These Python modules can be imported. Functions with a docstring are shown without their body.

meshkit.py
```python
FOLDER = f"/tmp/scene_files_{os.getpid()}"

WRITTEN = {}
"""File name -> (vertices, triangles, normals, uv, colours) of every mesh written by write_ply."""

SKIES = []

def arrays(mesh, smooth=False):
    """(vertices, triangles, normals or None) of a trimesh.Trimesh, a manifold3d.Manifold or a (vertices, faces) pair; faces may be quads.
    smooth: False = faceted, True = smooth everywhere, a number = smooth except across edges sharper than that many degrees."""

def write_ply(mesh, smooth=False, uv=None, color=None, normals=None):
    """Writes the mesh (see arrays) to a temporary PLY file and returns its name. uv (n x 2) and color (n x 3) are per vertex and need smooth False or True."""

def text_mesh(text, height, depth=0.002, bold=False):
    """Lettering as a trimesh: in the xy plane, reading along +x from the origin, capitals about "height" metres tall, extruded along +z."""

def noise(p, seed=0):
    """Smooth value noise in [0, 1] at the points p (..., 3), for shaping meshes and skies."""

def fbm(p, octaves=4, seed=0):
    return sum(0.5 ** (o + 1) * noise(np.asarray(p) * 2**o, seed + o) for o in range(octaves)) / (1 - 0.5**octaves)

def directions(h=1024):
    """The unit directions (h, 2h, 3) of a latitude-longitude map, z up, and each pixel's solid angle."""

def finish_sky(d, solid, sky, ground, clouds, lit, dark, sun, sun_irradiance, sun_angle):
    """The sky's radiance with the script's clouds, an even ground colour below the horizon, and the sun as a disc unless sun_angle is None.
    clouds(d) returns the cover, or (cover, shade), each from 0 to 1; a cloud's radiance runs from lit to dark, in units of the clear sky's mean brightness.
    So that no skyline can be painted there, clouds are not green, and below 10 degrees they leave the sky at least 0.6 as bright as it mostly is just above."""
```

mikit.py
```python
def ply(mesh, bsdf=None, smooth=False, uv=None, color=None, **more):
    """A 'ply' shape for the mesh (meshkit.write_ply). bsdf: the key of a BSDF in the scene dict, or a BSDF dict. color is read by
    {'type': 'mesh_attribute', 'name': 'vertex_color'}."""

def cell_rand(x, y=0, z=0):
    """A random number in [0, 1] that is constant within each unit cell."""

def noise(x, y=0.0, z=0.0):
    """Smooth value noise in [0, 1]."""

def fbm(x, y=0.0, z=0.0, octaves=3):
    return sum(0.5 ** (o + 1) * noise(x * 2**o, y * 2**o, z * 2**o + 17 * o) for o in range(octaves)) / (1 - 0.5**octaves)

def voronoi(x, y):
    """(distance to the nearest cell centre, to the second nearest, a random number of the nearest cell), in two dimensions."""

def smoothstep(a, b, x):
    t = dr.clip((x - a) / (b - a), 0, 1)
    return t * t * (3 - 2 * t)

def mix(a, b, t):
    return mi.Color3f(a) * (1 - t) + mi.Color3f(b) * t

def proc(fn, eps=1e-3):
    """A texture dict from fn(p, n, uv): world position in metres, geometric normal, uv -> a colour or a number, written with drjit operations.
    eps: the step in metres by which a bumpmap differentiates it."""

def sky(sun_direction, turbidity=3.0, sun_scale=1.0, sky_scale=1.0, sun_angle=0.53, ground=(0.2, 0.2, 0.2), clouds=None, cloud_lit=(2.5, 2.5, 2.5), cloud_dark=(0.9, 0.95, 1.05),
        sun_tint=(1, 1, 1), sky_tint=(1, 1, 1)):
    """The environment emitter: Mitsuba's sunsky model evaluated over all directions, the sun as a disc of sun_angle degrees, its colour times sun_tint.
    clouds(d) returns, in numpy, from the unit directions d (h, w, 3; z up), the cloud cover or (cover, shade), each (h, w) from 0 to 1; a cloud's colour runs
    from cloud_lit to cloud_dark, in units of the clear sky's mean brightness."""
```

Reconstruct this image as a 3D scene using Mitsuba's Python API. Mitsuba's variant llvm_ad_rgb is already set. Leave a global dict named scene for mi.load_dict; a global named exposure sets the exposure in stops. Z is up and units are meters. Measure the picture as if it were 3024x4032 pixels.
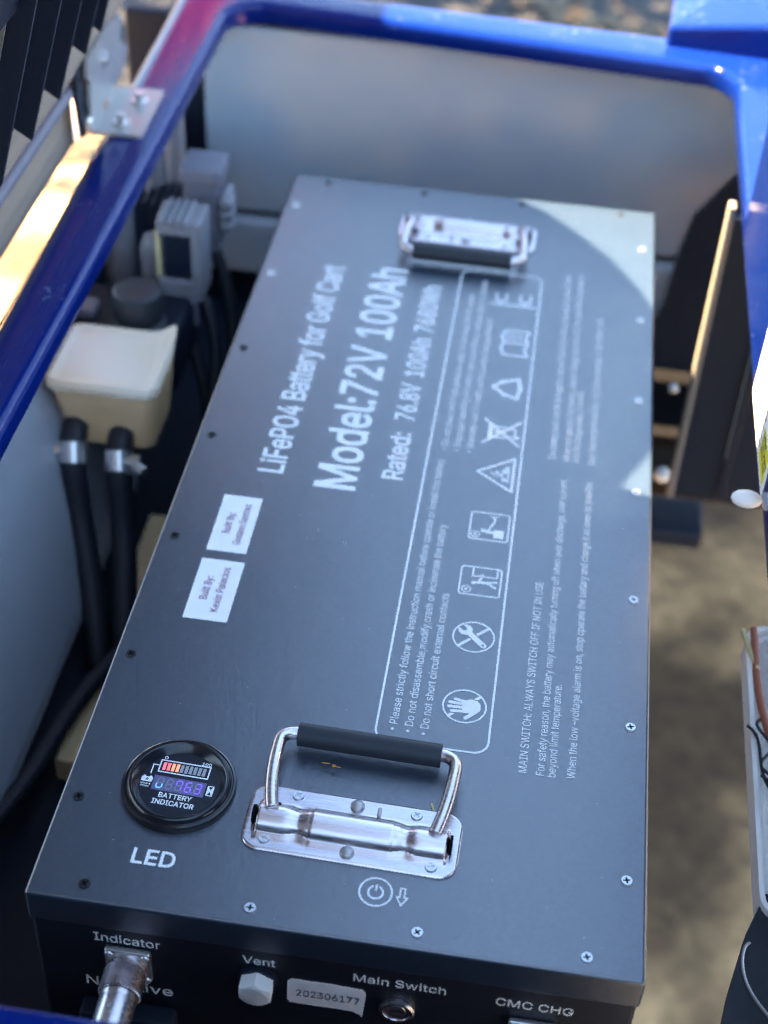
import math, random
import numpy as np
import trimesh
import drjit as dr
import mitsuba as mi
import mikit, meshkit
from manifold3d import Manifold
from shapely.geometry import Polygon, LineString, Point, box as sbox
from shapely.ops import unary_union
from shapely import affinity

T = mi.ScalarTransform4f
random.seed(7)
rng = np.random.default_rng(7)
scene, labels = {}, {}

# ------------------------------------------------------------------ camera, sky, exposure
CAM = np.array([[-0.98923418, -0.12495729, -0.07616698, 0.1983516],
                [-0.13945589, 0.64717258, 0.74947963, -0.39412623],
                [-0.04435976, 0.75203280, -0.65763126, 0.6076363],
                [0, 0, 0, 1]])
scene['camera'] = {'type': 'thinlens', 'to_world': T(CAM), 'fov': 28.2881, 'fov_axis': 'x', 'aperture_radius': 0.0046,
                   'focus_distance': 0.785, 'near_clip': 0.02, 'far_clip': 400.0}
SUN = np.array([-0.46, 0.0, 0.87])


def thin_cloud(d):
    f = meshkit.fbm(d * np.array([3.0, 3.0, 5.0]) + 11.0, 5, seed=3)
    haze = np.exp(-np.maximum(d[..., 2], 0) / 0.42)
    return np.clip(0.02 + 0.9 * (f - 0.40) + 0.85 * haze, 0.0, 0.95), np.clip((f - 0.5) * 1.6, 0, 1) * 0.5


scene['sky'] = mikit.sky(SUN, turbidity=3, clouds=thin_cloud, cloud_lit=(1.85, 2.4, 2.95), cloud_dark=(1.2, 1.5, 1.8), sky_tint=(0.80, 1.0, 1.14), sun_tint=(1.0, 0.87, 0.66), sun_scale=2.5, sky_scale=0.66)
exposure = 4.45


# ------------------------------------------------------------------ materials
def rgb(*c):
    return {'type': 'rgb', 'value': list(c)}


def principled(c, rough=0.5, metallic=0.0, **k):
    return {'type': 'twosided', 'bsdf': {'type': 'principled', 'base_color': rgb(*c) if isinstance(c, tuple) else c, 'roughness': rough, 'metallic': metallic, **k}}


def bumped(b, fn, scale, eps=2e-4):
    return {'type': 'twosided', 'bsdf': {'type': 'bumpmap', 'arbitrary': mikit.proc(fn, eps), 'scale': scale, 'bsdf': b['bsdf']}}


def powder_col(p, n, uv):
    f = mikit.fbm(p.x * 14, p.y * 14, p.z * 14, 3)
    s = mikit.noise(p.x * 700, p.y * 700, p.z * 700)
    return mikit.mix((0.014, 0.029, 0.050), (0.027, 0.042, 0.066), f) * (0.92 + 0.16 * s)


def powder_bump(p, n, uv):
    return mikit.noise(p.x * 620, p.y * 620, p.z * 620) * 0.7 + mikit.noise(p.x * 1350, p.y * 1350, p.z * 1350) * 0.3 + mikit.fbm(p.x * 7, p.y * 7, p.z * 7, 2) * 0.8


def paint_col(p, n, uv):
    w = mikit.noise(p.x * 380, p.y * 380, p.z * 380)
    big = mikit.noise(p.x * 45, p.y * 45, p.z * 45)
    spot = mikit.smoothstep(0.80, 0.92, w) * mikit.smoothstep(0.45, 0.75, big)
    return mikit.mix((0.002, 0.013, 0.13), (0.14, 0.18, 0.30), spot * 0.5)


def ground_col(p, n, uv):
    f = mikit.fbm(p.x * 5, p.y * 5, 1.0, 4)
    g = mikit.fbm(p.x * 60, p.y * 60, 2.0, 2)
    return mikit.mix((0.09, 0.050, 0.022), (0.52, 0.31, 0.14), mikit.smoothstep(0.3, 0.68, f)) * (0.65 + 0.7 * g)


def asphalt_col(p, n, uv):
    f = mikit.fbm(p.x * 9, p.y * 9, 3.0, 3)
    return mikit.mix((0.02, 0.024, 0.03), (0.06, 0.058, 0.056), f)


def liner_col(p, n, uv):
    f = mikit.fbm(p.x * 9, p.y * 9, p.z * 9, 3)
    return mikit.mix((0.27, 0.34, 0.41), (0.44, 0.43, 0.43), mikit.smoothstep(0.3, 0.7, f))


def board_col(p, n, uv):
    f = mikit.fbm(p.x * 160, p.y * 12, p.z * 160, 3)
    return mikit.mix((0.21, 0.165, 0.125), (0.30, 0.24, 0.185), f)


def steel_rough(p, n, uv):
    f = mikit.fbm(p.x * 90, p.y * 900, p.z * 600, 3)
    return 0.07 + 0.07 * mikit.smoothstep(0.35, 0.8, f)


def tank_col(p, n, uv):
    f = mikit.fbm(p.x * 40, p.y * 40, p.z * 40, 3)
    return mikit.mix((0.74, 0.47, 0.23), (0.82, 0.57, 0.32), f)


def lid_col(p, n, uv):
    f = mikit.fbm(p.x * 16, p.y * 16, p.z * 16, 2)
    return mikit.mix((0.72, 0.57, 0.40), (0.77, 0.68, 0.57), mikit.smoothstep(0.2, 0.8, f))


M = {
    'powder_coat': bumped({'bsdf': {'type': 'roughplastic', 'diffuse_reflectance': mikit.proc(powder_col), 'int_ior': 2.3, 'alpha': 0.17, 'nonlinear': False}}, powder_bump, 0.00006),
    'case_black': principled((0.006, 0.009, 0.018), 0.5),
    'print_white': principled((0.78, 0.80, 0.80), 0.55),
    'paper_white': principled((0.80, 0.80, 0.82), 0.6),
    'ink_dark': principled((0.05, 0.03, 0.06), 0.7),
    'ink_red': principled((0.20, 0.06, 0.10), 0.7),
    'stain': {'type': 'twosided', 'bsdf': {'type': 'roughplastic', 'diffuse_reflectance': rgb(0.023, 0.035, 0.050), 'int_ior': 2.25, 'alpha': 0.135}},
    'steel': {'type': 'twosided', 'bsdf': {'type': 'roughconductor', 'material': 'Cr', 'alpha': mikit.proc(steel_rough), 'distribution': 'ggx', 'specular_reflectance': rgb(1.0, 0.97, 0.94)}},
    'steel_dull': principled((0.40, 0.39, 0.38), 0.36, 0.6),
    'zinc': principled((0.66, 0.66, 0.66), 0.30, 0.9),
    'black_screw': principled((0.03, 0.032, 0.036), 0.32, 0.4),
    'recess': principled((0.005, 0.005, 0.006), 0.8, specular=0.05),
    'rubber': principled((0.008, 0.012, 0.019), 0.55),
    'black_plastic': principled((0.006, 0.011, 0.022), 0.5, specular=0.25),
    'grey_plastic': principled((0.13, 0.13, 0.165), 0.5),
    'pale_plastic': principled((0.19, 0.19, 0.21), 0.45),
    'arch_plastic': principled((0.29, 0.31, 0.345), 0.35),
    'lit_ground_tan': principled((0.72, 0.50, 0.26), 0.7),  # bright tan that stands in for sunlit ground
    'cap_plastic': principled((0.022, 0.026, 0.032), 0.45),
    'dirty_board': principled((0.016, 0.011, 0.007), 0.9, specular=0.05),
    'white_plastic': principled((0.76, 0.75, 0.73), 0.4),
    'gloss_black': principled((0.010, 0.011, 0.014), 0.16),
    'gauge_face': principled((0.014, 0.016, 0.024), 0.30),
    'display': principled((0.13, 0.12, 0.24), 0.35),
    'segment_off': principled((0.23, 0.24, 0.27), 0.5),
    'bar_off': principled((0.36, 0.36, 0.38), 0.5),
    'blue_paint': {'type': 'twosided', 'bsdf': {'type': 'roughplastic', 'diffuse_reflectance': mikit.proc(paint_col), 'int_ior': 1.37, 'alpha': 0.03}},
    'liner': principled(mikit.proc(liner_col), 0.48),
    'board': principled(mikit.proc(board_col), 0.7),
    'tank': principled(mikit.proc(tank_col), 0.35),
    'tank_lid': principled(mikit.proc(lid_col), 0.4),
    'concrete': principled(mikit.proc(ground_col), 0.9),
    'asphalt': principled(mikit.proc(asphalt_col), 0.9),
    'leaf': principled((0.17, 0.125, 0.075), 0.8),
    'label_yellow': principled((0.74, 0.70, 0.02), 0.5),
    'pale_edge': principled((0.15, 0.14, 0.125), 0.6, specular=0.3),
    'strap_brown': principled((0.30, 0.09, 0.05), 0.6),
    'straw': principled((0.62, 0.52, 0.26), 0.6),
    'orange': principled((0.40, 0.17, 0.02), 0.4),
    'tree_leaf': principled((0.06, 0.10, 0.03), 0.6),
    'red_plastic': principled((0.75, 0.11, 0.08), 0.6),
}
scene.update(M)

# ------------------------------------------------------------------ helpers
used = {}


def numbered(k):
    n = used.get(k, 0)
    used[k] = n + 1
    return k if n == 0 else f'{k}_{n:03d}'


def put(name, mesh, mat, parent=None, smooth=30, **more):
    key = numbered((parent + '__' if parent else '') + name)
    scene[key] = mikit.ply(mesh, mat, smooth=smooth, **more)
    return key


def again(name, like, to_world, parent, mat=None):
    key = numbered(parent + '__' + name)
    d = dict(like)
    d['to_world'] = to_world
    if mat:
        d['bsdf'] = {'type': 'ref', 'id': mat}
    scene[key] = d
    return key


def say(key, label, cat=None, group=None, kind=None):
    d = {'label': label}
    if cat:
        d['category'] = cat
    if group:
        d['group'] = group
    if kind:
        d['kind'] = kind
    labels[key] = d


def cat(*ms):
    return trimesh.util.concatenate([m for m in ms])


def rbox(a, b, r=0.002, seg=12):
    a, b = np.array(a, float), np.array(b, float)
    lo, hi = np.minimum(a, b), np.maximum(a, b)
    r = min(r, 0.499 * (hi - lo).min())
    s = Manifold.sphere(r, seg)
    return tm(Manifold.batch_hull([s.translate([x, y, z]) for x in (lo[0] + r, hi[0] - r) for y in (lo[1] + r, hi[1] - r) for z in (lo[2] + r, hi[2] - r)]))


def tm(m):
    q = m.to_mesh()
    return trimesh.Trimesh(q.vert_properties[:, :3], q.tri_verts, process=False)


def bx(a, b):
    a, b = np.array(a, float), np.array(b, float)
    m = trimesh.creation.box(extents=np.abs(b - a))
    m.apply_translation((a + b) / 2)
    return m


def cyl(p0, p1, r, seg=32, r1=None):
    p0, p1 = np.array(p0, float), np.array(p1, float)
    L = np.linalg.norm(p1 - p0)
    m = tm(Manifold.cylinder(L, r, r if r1 is None else r1, seg))
    m.apply_transform(trimesh.geometry.align_vectors([0, 0, 1], (p1 - p0) / L))
    m.apply_translation(p0)
    return m


def smooth_path(pts, n=40):
    from scipy.interpolate import CubicSpline
    pts = np.array(pts, float)
    t = np.r_[0, np.cumsum(np.linalg.norm(np.diff(pts, axis=0), axis=1))]
    return CubicSpline(t, pts)(np.linspace(0, t[-1], n))


def tube(path, r, seg=16):
    path = np.array(path, float)
    n = len(path)
    r = np.full(n, r) if np.isscalar(r) else np.array(r)
    t = np.gradient(path, axis=0)
    t /= np.linalg.norm(t, axis=1, keepdims=True)
    u = np.cross(t[0], [0.3, 0.2, 0.9])
    u /= np.linalg.norm(u)
    vs = []
    a = np.arange(seg) * 2 * np.pi / seg
    for i in range(n):
        u = u - t[i] * (u @ t[i])
        u /= np.linalg.norm(u)
        w = np.cross(t[i], u)
        vs.append(path[i] + r[i] * (np.cos(a)[:, None] * u + np.sin(a)[:, None] * w))
    vs = np.vstack(vs + [path[:1], path[-1:]])
    f = []
    for i in range(n - 1):
        for j in range(seg):
            k = (j + 1) % seg
            f += [[i * seg + j, i * seg + k, (i + 1) * seg + k], [i * seg + j, (i + 1) * seg + k, (i + 1) * seg + j]]
    for j in range(seg):
        k = (j + 1) % seg
        f += [[n * seg, k, j], [n * seg + 1, (n - 1) * seg + j, (n - 1) * seg + k]]
    return trimesh.Trimesh(vs, f, process=False)


def lathe(profile, seg=64):
    """profile of (r, z) from the outside bottom to the axis; axis z"""
    p = np.array(profile, float)
    a = np.arange(seg) * 2 * np.pi / seg
    vs = np.stack([p[:, None, 0] * np.cos(a), p[:, None, 0] * np.sin(a), np.repeat(p[:, 1:], seg, 1)], -1).reshape(-1, 3)
    f = []
    for i in range(len(p) - 1):
        for j in range(seg):
            k = (j + 1) % seg
            f += [[i * seg + j, i * seg + k, (i + 1) * seg + k], [i * seg + j, (i + 1) * seg + k, (i + 1) * seg + j]]
    m = trimesh.Trimesh(vs, f, process=True)
    m.update_faces(m.nondegenerate_faces())
    return m


def extrude(poly, h):
    gs = [g for g in getattr(poly, 'geoms', [poly]) if g.area > 1e-12]
    return cat(*[trimesh.creation.extrude_polygon(g, h, engine='earcut') for g in gs])


def rrect(w, h, r, q=6):
    return sbox(-w / 2 + r, -h / 2 + r, w / 2 - r, h / 2 - r).buffer(r, quad_segs=q)


def moved(m, fn):
    m = m.copy()
    m.vertices = fn(np.array(m.vertices))
    return m


TH = 0.00016  # thickness of a print


def along(x0, y0, z=0.00012):
    """reading along +y on the lid, the tops of the letters towards -x"""
    return lambda v: np.stack([x0 - v[:, 1], y0 + v[:, 0], z + v[:, 2]], 1)


def across(x0, y0, z=0.00012, rot=0.0):
    c, s = math.cos(rot), math.sin(rot)
    return lambda v: np.stack([x0 + c * v[:, 0] - s * v[:, 1], y0 + s * v[:, 0] + c * v[:, 1], z + v[:, 2]], 1)


def on_front(x0, z0, y=-0.00012, slope=0.0):
    return lambda v: np.stack([x0 + v[:, 0], y - v[:, 2], z0 + v[:, 1] + slope * v[:, 0]], 1)


def text(s, length, cap, fn, bold=False):
    m = meshkit.text_mesh(s, 0.01, depth=TH, bold=bold)
    v = np.array(m.vertices)
    lo, hi = v[:, 0].min(), v[:, 0].max()
    v[:, 0] = (v[:, 0] - lo) * length / (hi - lo)
    v[:, 1] *= cap / 0.01
    m.vertices = v
    return moved(m, fn)


mm = 0.001
L, W = 0.697, 0.290

# ------------------------------------------------------------------ ground
put('concrete_pad', bx((-1.8, 0.22, -0.72), (1.7, 2.05, -0.70)), 'concrete', smooth=False)
say('concrete_pad', 'tan concrete slab under the cart, seen to the right of the battery', kind='structure')
put('asphalt_road', bx((-60, -60, -0.74), (60, 60, -0.704)), 'asphalt', smooth=False)  # near side left dark in place of shade, to cut bounce light
say('asphalt_road', 'dark asphalt beyond the blue cart', kind='structure')
lv = []
for (x, y, s, n, z0) in ((0.22, 2.75, 0.10, 46, -0.70), (0.30, 2.66, 0.06, 30, -0.70), (0.05, 2.80, 0.12, 10, -0.70), (0.46, 2.62, 0.1, 8, -0.70), (0.42, 1.25, 0.14, 14, -0.70)):
    for i in range(n):
        a, t = rng.uniform(0, 2 * np.pi), rng.uniform(-0.35, 0.35)
        m = extrude(affinity.scale(Point(0, 0).buffer(0.02, quad_segs=3), 1, 0.55), 0.0006)
        m.apply_transform(trimesh.transformations.euler_matrix(t, t * 0.6, a))
        m.apply_translation([x + rng.normal() * s, y + rng.normal() * s, z0 + 0.008 + rng.uniform(0, 0.012)])
        lv.append(m)
put('leaf_litter', cat(*lv), 'leaf', smooth=False)
say('leaf_litter', 'dry brown leaves scattered on the ground around the cart', 'leaves', kind='stuff')

# ------------------------------------------------------------------ battery
B = 'battery_pack'
say(B, 'long black golf cart battery box with white print and two steel handles', 'battery')
# lid: folded sheet with rounded edges
put('lid', rbox((0, 0, -0.0215), (W, L, 0), 0.0022, 16), 'powder_coat', B, smooth=40)
put('case', rbox((0.0009, 0.0009, -0.235), (W - 0.0009, L - 0.0009, -0.016), 0.003), 'case_black', B)

# screws
head = Manifold.cylinder(0.0012, 0.00305, 0.00265, 28)
cross = Manifold.cube([0.0036, 0.0009, 0.002], True) + Manifold.cube([0.0009, 0.0036, 0.002], True) + Manifold.cylinder(0.002, 0.00085, 0.00085, 8, True)
screw_d = mikit.ply(tm(head - cross.translate([0, 0, 0.0013])), 'black_screw', smooth=30)
cross_d = mikit.ply(tm((Manifold.cube([0.0036, 0.0009, 0.0002], True) + Manifold.cube([0.0009, 0.0036, 0.0002], True))), 'recess', smooth=False)


def screw(x, y, z, mat, parent, scale=1.0, tilt=None):
    a = rng.uniform(0, 90)
    m = T().translate([x, y, z])
    if tilt is not None:
        m = m @ T().rotate(tilt[0], tilt[1])
    m = m @ T().rotate([0, 0, 1], a).scale(scale)
    k = again('screw', screw_d, m, parent, mat)
    if k.count('__') < 2:
        again('recess', cross_d, m @ T().translate([0, 0, 0.00042]), k)
    return k


left = [58.2, 156.5, 254.0, 351.7, 449.5, 546.6, 647.0]
for i, y in enumerate(left):
    screw(9.3 * mm, y * mm, -0.0005, 'black_screw' if y < 500 else 'zinc', B)
for y in (54.5, 152.1, 249.2, 346.0, 442.5, 540.0, 638.0):
    screw(279.8 * mm, y * mm, -0.0003, 'zinc', B)
for x in (26.7, 105.7, 184.2, 262.5):
    screw(x * mm, 9.2 * mm, -0.0004, 'black_screw' if x < 50 else 'zinc', B)
for x in (27.9, 105.9, 184.0, 262.0):
    screw(x * mm, 687.5 * mm, -0.0004, 'black_screw', B)
st = Point(0, 0).buffer(0.0155, quad_segs=16).difference(Point(0, 0).buffer(0.0001))
wob = [(0.192 + 0.0145 * (1 + 0.10 * math.sin(3 * a + 1) + 0.05 * math.sin(7 * a)) * math.cos(a), 0.0175 + 0.0125 * (1 + 0.10 * math.sin(3 * a)) * math.sin(a)) for a in np.linspace(0, 2 * np.pi, 60)]
ring = Polygon(wob)
hole = Point(0.1842, 0.0092).buffer(0.0032)
put('stain', moved(extrude(ring.difference(hole), 0.00008), lambda v: v + [0, 0, 0.00002]), 'stain', B, smooth=False)
labels[B + '__stain'] = {'label': 'round dried water stain around a front screw'}

# lid print ---------------------------------------------------------
P = 'print_white'


def letter(s, length, cap, fn, bold=False):
    k = put('lettering', text(s, length * mm, cap * mm, fn, bold), P, B, smooth=False)
    labels[k] = {'label': 'white lettering reading ' + ' '.join(s.replace('•', '').split()[:8])}
    return k


letter('LiFePO4 Battery for Golf Cart', 243, 15.4, along(0.0607, 0.3222), True)
letter('Model:72V 100Ah', 257, 24.6, along(0.1068, 0.3141), True)
letter('Rated:', 47.5, 12.6, along(0.1346, 0.3299), True)
letter('76.8V', 40.5, 12.6, along(0.1346, 0.3907), True)
letter('100Ah', 46, 12.6, along(0.1346, 0.4396), True)
letter('7680Wh', 61, 12.6, along(0.1346, 0.4932), True)
for x, y, ln, s in ((158.4, 132.6, 222.6, 'Please strictly follow the instruction manual before operate or install this battery'),
                    (166.6, 132.4, 161.0, 'Do not disassemble,modify,crash or incinerate the battery'),
                    (174.8, 132.0, 102.6, 'Do not short circuit external contacts'),
                    (159.4, 369.6, 179.5, 'Do not clean with high pressure water or immerse into the water'),
                    (167.3, 369.6, 199.0, 'Improper handling of battery can cause fire or serious injury to person'),
                    (175.4, 369.8, 149.3, 'Warranty void if modify without authorized permission')):
    letter(s, ln, 4.35, along(x * mm, y * mm))
    put('lettering', moved(extrude(Point(-0.0036, 0.0022).buffer(0.00085, quad_segs=5), TH), along(x * mm, y * mm)), P, B, smooth=False)
for x, y, ln, s in ((227.6, 111.8, 142.0, 'MAIN SWITCH: ALWAYS SWITCH OFF IF NOT IN USE'),
                    (236.6, 111.5, 238.6, 'For safety reason, the battery may automatically turning off when over discharge, over current,'),
                    (242.4, 111.4, 64.3, 'beyond limit temperature.'),
                    (252.4, 112.2, 238.0, 'When the low –voltage alarm is on, stop operate the battery and charge it as soon as possible'),
                    (228.2, 368.8, 219.3, 'The battery pack may be damaged or expired if store over the recommended period of time'),
                    (237.2, 368.2, 221.9, 'When not operate the battery, always charge and store it at the specified temperature'),
                    (243.2, 368.0, 77.8, 'And Recharge every 3 month.'),
                    (253.2, 367.5, 169.0, 'Over discharge the battery may cause damage to the battery cells')):
    letter(s, ln, 4.3, along(x * mm, y * mm))
letter('LED', 21.0, 8.4, across(0.0443, 0.0247), True)

# frame around the warnings
fo = affinity.translate(rrect(0.0602, 0.4622, 0.0085, 8), 0.1772, 0.3508)
put('print_frame', moved(extrude(fo.difference(fo.buffer(-0.00115)), TH), lambda v: v + [0, 0, 0.00012]), P, B, smooth=False)


def icon(name, poly, x, y, fn=along):
    k = put(name, moved(extrude(poly, TH), fn(x * mm, y * mm)), P, B, smooth=False)
    return k


def stroke(pts, w):
    return LineString(pts).buffer(w / 2, cap_style=1, join_style=1, quad_segs=4)


def m_(g):
    return affinity.scale(g, mm, mm, origin=(0, 0))


circ = Point(0, 0).buffer(11.9, quad_segs=16).difference(Point(0, 0).buffer(11.0, quad_segs=16))
bar = stroke([(-8.0, 8.0), (8.0, -8.0)], 1.7)
hand = unary_union([Polygon([(-4.6, 1.0), (3.6, 1.2), (5.4, -3.0), (4.6, -6.6), (2.0, -8.6), (-2.0, -8.6), (-4.6, -6.0)]),
                    stroke([(-3.6, 0), (-4.2, 6.4)], 1.9), stroke([(-1.0, 0), (-1.2, 8.2)], 1.9), stroke([(1.4, 0), (1.8, 8.0)], 1.9), stroke([(3.0, -1), (4.4, 5.4)], 1.7),
                    stroke([(-4.0, -5.4), (-8.2, -1.2)], 2.2)])
icon('hand_symbol', m_(unary_union([circ, bar.difference(hand.buffer(0.7)), hand])), 191.9, 151.2)
wr = unary_union([stroke([(4.0, 4.0), (-6.0, -6.0)], 3.4), Point(5.0, 5.0).buffer(4.0, quad_segs=8)])
wr = wr.difference(unary_union([stroke([(5.6, 5.6), (10, 10)], 3.0), Point(-5.6, -5.6).buffer(0.8)]))
icon('wrench_symbol', m_(unary_union([circ, bar.difference(wr.buffer(0.7)), wr])), 191.8, 203.0)


def sqr(w, h):
    a = rrect(w, h, 2.4)
    return a.difference(a.buffer(-0.95))


run = unary_union([sqr(24.4, 24.4), Point(-1.6, 3.9).buffer(1.35), stroke([(-1.0, 1.6), (-0.6, -3.4)], 1.9), stroke([(-0.6, -3.4), (0.6, -9.2)], 1.5), stroke([(-0.6, -3.4), (-4.2, -9.0)], 1.5),
                   stroke([(-1.0, 1.4), (3.4, -0.6)], 1.3), stroke([(10.6, 4.8), (4.2, 4.8), (4.2, 1.0), (5.6, -0.8), (4.2, -2.2), (4.2, -9.4), (11.2, -9.4)], 0.9),
                   Point(-7.4, 7.6).buffer(2.9).difference(Point(-7.4, 7.6).buffer(2.2)), Point(-7.4, 7.6).buffer(1.0)])
icon('running_symbol', m_(run), 191.4, 248.2)
wash = unary_union([sqr(25.4, 24.2), Point(-4.0, 3.6).buffer(1.5), stroke([(-4.6, 1.4), (-5.2, -2.6)], 2.4), stroke([(-4.0, 0.6), (5.4, -3.0), (9.4, -2.2)], 1.2), stroke([(9.8, 0.0), (8.2, -2.4), (10.0, -5.0)], 0.8),
                    sbox(-9.6, -9.0, -2.4, -3.0), Point(-8.0, 8.0).buffer(2.9).difference(Point(-8.0, 8.0).buffer(2.2)), Point(-8, 8).buffer(1)])
icon('washing_symbol', m_(wash), 192.4, 296.8)
tr = Polygon([(-17.0, -11.0), (17.0, -11.0), (0, 12.5)]).buffer(-0.2).buffer(0.6)
blob = unary_union([Point(-5.5, -5.2).buffer(1.7), Point(-1.5, -3.4).buffer(1.5), Point(2.6, -5.4).buffer(2.0), Point(1.0, -0.6).buffer(1.3), Point(5.8, -6.4).buffer(1.2), stroke([(-8, -7.6), (7.6, -7.6)], 0.9), stroke([(-3, -1), (0, 3.4)], 0.9)])
icon('hazard_symbol', m_(unary_union([tr.difference(tr.buffer(-1.5)), blob])), 192.2, 348.0)
bn = Polygon([(-7.0, 7.0), (7.0, 7.0), (4.6, -9.4), (-4.6, -9.4)])
bn = unary_union([bn.difference(bn.buffer(-1.2)), sbox(-7.6, 6.0, 7.6, 8.8), stroke([(-12.4, 11.6), (12.4, -11.6)], 1.7), stroke([(12.4, 11.6), (-12.4, -11.6)], 1.7), Point(-4.2, -10).buffer(1.7), Point(0.5, 2.8).buffer(1.8)])
icon('crossed_bin_symbol', m_(bn), 192.2, 390.2)
rc = []
for a in (0, 120, 240):
    g = unary_union([stroke([(-5.6, 4.6), (0, 11.6), (5.6, 4.6)], 2.3), Polygon([(3.4, 3.4), (8.4, 3.0), (6.6, 7.4)])])
    rc.append(affinity.rotate(g, -a, origin=(0, 0)))
icon('recycling_symbol', m_(affinity.translate(affinity.scale(unary_union(rc), 1.12, 0.98, origin=(0, 0)), 0, -1.0)), 192.4, 439.2)
bk = unary_union([stroke([(-15, 7), (-7, 9.6), (0, 7.4), (7, 9.6), (15, 7), (15, -9.4), (7, -7), (0, -9), (-7, -7), (-15, -9.4), (-15, 7)], 1.7), stroke([(0, 7.4), (0, -9)], 1.7)] + [stroke([(3, 5.4 - 3 * i), (12, 5.4 - 3 * i)], 0.8) for i in range(4)])
icon('manual_symbol', m_(bk), 193.0, 492.8)
tl = unary_union([stroke([(-8, -15), (-8, 16)], 2.0)] + [g for s in (-8.4, 9.0) for g in (stroke([(-8, s), (-3, s)], 1.8), stroke([(-3, s - 3.6), (6, s - 3.8)], 1.5), stroke([(-3, s + 3.4), (6, s + 3.6)], 1.5), stroke([(-3.4, s - 3), (-3.4, s + 3)], 1.5))])
icon('wash_basin_symbol', m_(tl), 188.0, 548.0)
pw = unary_union([Point(0, 0).buffer(8.2, quad_segs=16).difference(Point(0, 0).buffer(7.3, quad_segs=16)),
                  Point(0, -0.2).buffer(4.0, quad_segs=12).difference(Point(0, -0.2).buffer(3.0, quad_segs=12)).difference(sbox(-1.4, 1, 1.4, 6)), sbox(-0.45, 0.8, 0.45, 4.2)])
icon('power_symbol', m_(pw), 162.1, 27.9, across)
ar = Polygon([(-1.5, 5.2), (1.5, 5.2), (1.5, 0.2), (3.2, 0.2), (0, -5.4), (-3.2, 0.2), (-1.5, 0.2)])
icon('arrow_symbol', m_(ar.difference(ar.buffer(-0.75, join_style=2))), 174.8, 27.0, across)

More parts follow.
